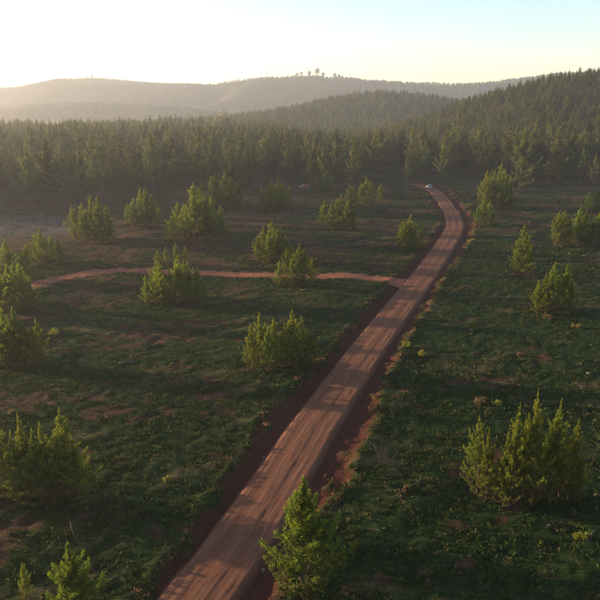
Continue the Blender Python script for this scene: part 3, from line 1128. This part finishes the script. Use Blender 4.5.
shrub('dry_shrub', 519, 358, .45, MF_DRY, 'small straw tuft in the middle of the right grass', seed=12)
shrub('dry_shrub', 577, 328, .7, MF_DRY, 'straw-coloured bush right of the clump on pale stems', seed=13)
shrub('dry_shrub', 168, 481, .4, MF_YEL, 'small yellow sprig in the lower left grass', seed=14)
shrub('low_shrub', 54, 336, .9, MF_YEL, 'low yellow shrub beside the hazy clump on the left', seed=15)
shrub('dry_shrub', 100, 284, 1.0, MF_YEL, 'yellow shrub just below the left end of the side track', seed=16)
shrub('dry_shrub', 405, 493, .55, MF_DRY, 'dry leafy end of the fallen branch in the right grass', seed=17)
shrub('dry_shrub', 12, 415, .7, MF_DRY, 'dry orange shrub at the left edge', seed=18)


def dead_bush(px, py, size, n, lab, seed):
    rr = np.random.default_rng(seed)
    x, y = on_ground(px, py)
    e = empty('dead_bush', (x, y, gz(x, y)))
    for k in range(n):
        a, el = rr.uniform(0, 6.28), rr.uniform(.75, 1.5)
        d = np.array([math.cos(a) * math.cos(el), math.sin(a) * math.cos(el), math.sin(el)])
        Ln = size * rr.uniform(.6, 1.15)
        t = Parts().tube([(0, 0, -.05), d * Ln * .5 + rr.normal(0, .07, 3), d * Ln + rr.normal(0, .1, 3)], [.022, .014, .005], 4, False)
        for j in range(5):
            s = rr.uniform(.3, .8)
            q = d + rr.normal(0, .5, 3)
            t.tube([d * Ln * s, d * Ln * s + q * Ln * .3], [.012, .004], 3, False)
        link('twig', t.mesh('twig'), e, M_TWIG)
    tag(e, lab, 'dead bush')


dead_bush(382, 466, 2.0, 26, 'grey leafless twiggy bush right of the road', 1)
dead_bush(393, 416, 1.3, 10, 'small grey bare bush above the twiggy one', 2)


def log(name, p0, p1, r0, r1, lab, mat, lift=0.0, twigs=0):
    a, b = on_ground(*p0), on_ground(*p1)
    za, zb = gz(*a), gz(*b)
    rr = np.random.default_rng(int(p0[0]))
    q = [np.array([a[0], a[1], za + r0 * .8]), np.array([b[0], b[1], zb + r1 * .8 + lift])]
    e = empty(name, tuple(q[0]))
    mid = (q[0] + q[1]) / 2 + rr.normal(0, .08, 3) * (1, 1, .3)
    o = [np.zeros(3), mid - q[0], q[1] - q[0]]
    link('stem', Parts().tube(o, [r0, (r0 + r1) / 2, r1], 8).mesh('stem'), e, mat)
    for k in range(twigs):
        s = rr.uniform(.25, .95)
        d = rr.normal(0, .5, 3) + np.array([0, 0, .4]) + (q[1] - q[0]) / np.linalg.norm(q[1] - q[0]) * .6
        d *= rr.uniform(.25, .6)
        link('twig', Parts().tube([o[2] * s, o[2] * s + d * .6, o[2] * s + d], [r1 * .7, r1 * .4, .004], 5).mesh('twig'), e, mat)
    tag(e, lab, 'log', 'dead wood in the clearing')


log('fallen_log', (541, 260), (557, 259), .16, .1, 'pale fallen log in the right grass above the clump on pale stems', M_DEAD, 0, 2)
log('fallen_log', (583, 257), (598, 256), .15, .1, 'pale fallen log at the right edge below the long clump', M_DEAD, 0, 2)
log('fallen_branch', (396, 498), (420, 484), .05, .03, 'fallen branch in the grass right of the road', M_DEAD, .15, 7)
log('leaning_pole', (78, 547), (72, 536), .06, .05, 'dark leaning dead stem above the bottom left young pine', M_DARKWOOD, 1.1, 2)
log('fallen_log', (118, 364), (136, 362), .12, .08, 'pale fallen log in the left grass, below the side track', M_DEAD, 0, 2)
log('fallen_log', (300, 292), (318, 291), .13, .09, 'pale fallen log below the side track in the middle', M_DEAD, 0, 2)
log('fallen_log', (350, 246), (366, 245), .16, .1, 'pale fallen log in the grass above the side track', M_DEAD, 0, 2)
log('dead_branch', (586, 546), (591, 536), .04, .025, 'pale dead branch near the bottom right corner', M_DEAD, .2, 4)
log('thin_post', (405, 184.5), (405, 184.4), .12, .08, 'thin bare post at the forest edge left of the road end', M_DEAD, 2.6, 0)

# ---------------------------------------------------------------- vehicles, far off
M_WHITE = plain_mat('white_paint', (.27, .27, .27), .4, .5, .05, 3)
M_RED = plain_mat('red_paint', (.26, .02, .03), .35, .5, .1, 3)
M_TYRE = plain_mat('tyre_rubber', (.03, .03, .03), .9, .1, .2, 8)
M_RIM = plain_mat('rim_metal', (.45, .45, .46), .4, .5, .1, 8)
M_LAMP = plain_mat('tail_lamp', (.35, .02, .02), .3, .5, .1, 8)
M_HEAD = plain_mat('head_lamp', (.7, .7, .66), .2, .5, .1, 8)
M_GLASS = plain_mat('dark_glass', (.02, .023, .027), .08, .6, .1, 3)


def section(x, w_, z0, z1, tuck):
    """a rounded cross-section loop of the car at length x"""
    pts = []
    for sy, sz in ((-1, 0), (-1, .25), (-1, .7), (-.9, .93), (-.6, 1), (.6, 1), (.9, .93), (1, .7), (1, .25), (1, 0), (.8, -.05), (-.8, -.05)):
        ww = w_ * (1 - tuck * max(0, sz))
        pts.append((x, sy * ww, z0 + (z1 - z0) * sz))
    return pts


def car(name, x, y, rz, paint, lab, length=4.1):
    e = empty(name, (x, y, gz(x, y) + .02), rz)
    k = length / 4.1
    body = Parts().loft([section(a * k, b, c0, d, .1) for a, b, c0, d in
                         ((-2.05, .70, .42, .78), (-1.95, .80, .30, .92), (-1.3, .85, .26, .96), (0, .86, .24, .95), (.75, .85, .26, .93), (1.5, .82, .28, .84), (1.95, .74, .34, .74), (2.05, .6, .42, .64))])
    link('body', body.mesh('body'), e, paint)
    cabin = Parts().loft([section(a * k, b, c0, d, .2) for a, b, c0, d in ((-1.92, .68, .88, .95), (-1.55, .72, .88, 1.42), (-.5, .74, .88, 1.5), (.15, .73, .88, 1.45), (.95, .68, .86, .93))])
    cb = link('cabin', cabin.mesh('cabin'), e, paint)
    for s in (-1, 1):
        for x0, x1 in ((-1.4, -.62), (-.52, .35)):
            p = Parts().loft([[(x0 * k, s * .715, .98), (x1 * k, s * .715, .98), ((x1 - .16) * k, s * .625, 1.36), ((x0 + .1) * k, s * .625, 1.36)],
                              [(x0 * k, s * .745, .98), (x1 * k, s * .745, .98), ((x1 - .16) * k, s * .655, 1.36), ((x0 + .1) * k, s * .655, 1.36)]])
            link('side_window', p.mesh('side_window', False), cb, M_GLASS)
    for nm, xa, xb in (('rear_window', -1.86, -1.60), ('windscreen', .84, .26)):
        o_ = -.05 if xa < 0 else .05
        p = Parts().loft([[(xa * k, -.6, 1.0), (xa * k, .6, 1.0), (xb * k, .53, 1.37), (xb * k, -.53, 1.37)], [(xa * k + o_, -.6, 1.03), (xa * k + o_, .6, 1.03), (xb * k + o_, .53, 1.40), (xb * k + o_, -.53, 1.40)]])
        link(nm, p.mesh(nm, False), cb, M_GLASS)
    for sx in (-1.25, 1.28):
        for s in (-1, 1):
            wh = Parts().tube([(sx * k, s * .68, .31), (sx * k, s * .72, .31), (sx * k, s * .85, .31), (sx * k, s * .88, .31)], [.27, .31, .31, .27], 18)
            wo = link('wheel', wh.mesh('wheel', False), e, M_TYRE)
            link('rim', Parts().tube([(sx * k, s * .86, .31), (sx * k, s * .895, .31)], [.19, .17], 14).mesh('rim', False), wo, M_RIM)
    for s in (-1, 1):
        for nm, xx, hz, m in (('tail_light', -2.0, .72, M_LAMP), ('headlight', 1.97, .62, M_HEAD)):
            dx = .05 if xx > 0 else -.05
            p = Parts().loft([[(xx * k, s * .42, hz - .07), (xx * k, s * .68, hz - .07), (xx * k, s * .68, hz + .08), (xx * k, s * .42, hz + .08)], [(xx * k + dx, s * .42, hz - .06), (xx * k + dx, s * .66, hz - .06), (xx * k + dx, s * .66, hz + .06), (xx * k + dx, s * .42, hz + .06)]])
            link(nm, p.mesh(nm, False), e, m)
    link('number_plate', Parts().loft([[(-2.05 * k, -.2, .5), (-2.05 * k, .2, .5), (-2.05 * k, .2, .6), (-2.05 * k, -.2, .6)], [(-2.08 * k, -.2, .5), (-2.08 * k, .2, .5), (-2.08 * k, .2, .6), (-2.08 * k, -.2, .6)]]).mesh('number_plate', False), e, M_WHITE)
    return tag(e, lab, 'car')


x, y = on_ground(429, 187)
car('parked_car', x, y, R(99), M_WHITE, 'small white car stopped at the far end of the dirt road', 3.7)
x, y = on_ground(304, 188.5)
car('parked_car', x, y, R(205), M_RED, 'small red car half hidden among the pines at the forest edge', 3.8)

# ---------------------------------------------------------------- haze: one closed box of pale air
hz = Parts()
x0, x1, y0, y1, z0, z1 = -5300, 5300, -650, 5700, -8, 165
vb = [(x0, y0, z0), (x1, y0, z0), (x1, y1, z0), (x0, y1, z0), (x0, y0, z1), (x1, y0, z1), (x1, y1, z1), (x0, y1, z1)]
hm = bpy.data.meshes.new('haze')
hm.from_pydata(vb, [], [(0, 3, 2, 1), (4, 5, 6, 7), (0, 1, 5, 4), (1, 2, 6, 5), (2, 3, 7, 6), (3, 0, 4, 7)])
hmat = bpy.data.materials.new('pale_air')
hmat.use_nodes = True
hn = hmat.node_tree
hn.nodes.remove(hn.nodes['Principled BSDF'])
pv = hn.nodes.new('ShaderNodeVolumePrincipled')
pv.inputs['Color'].default_value = (.86, .87, .99, 1)
pv.inputs['Density'].default_value = HAZE_DENSITY
pv.inputs['Anisotropy'].default_value = .5
hn.links.new(pv.outputs[0], hn.nodes['Material Output'].inputs['Volume'])
tag(link('haze', hm, None, hmat), 'pale evening haze filling the valley air', 'haze', kind='stuff')
print('ground range', GZ.min(), GZ.max(), 'objects', len(COL.objects))
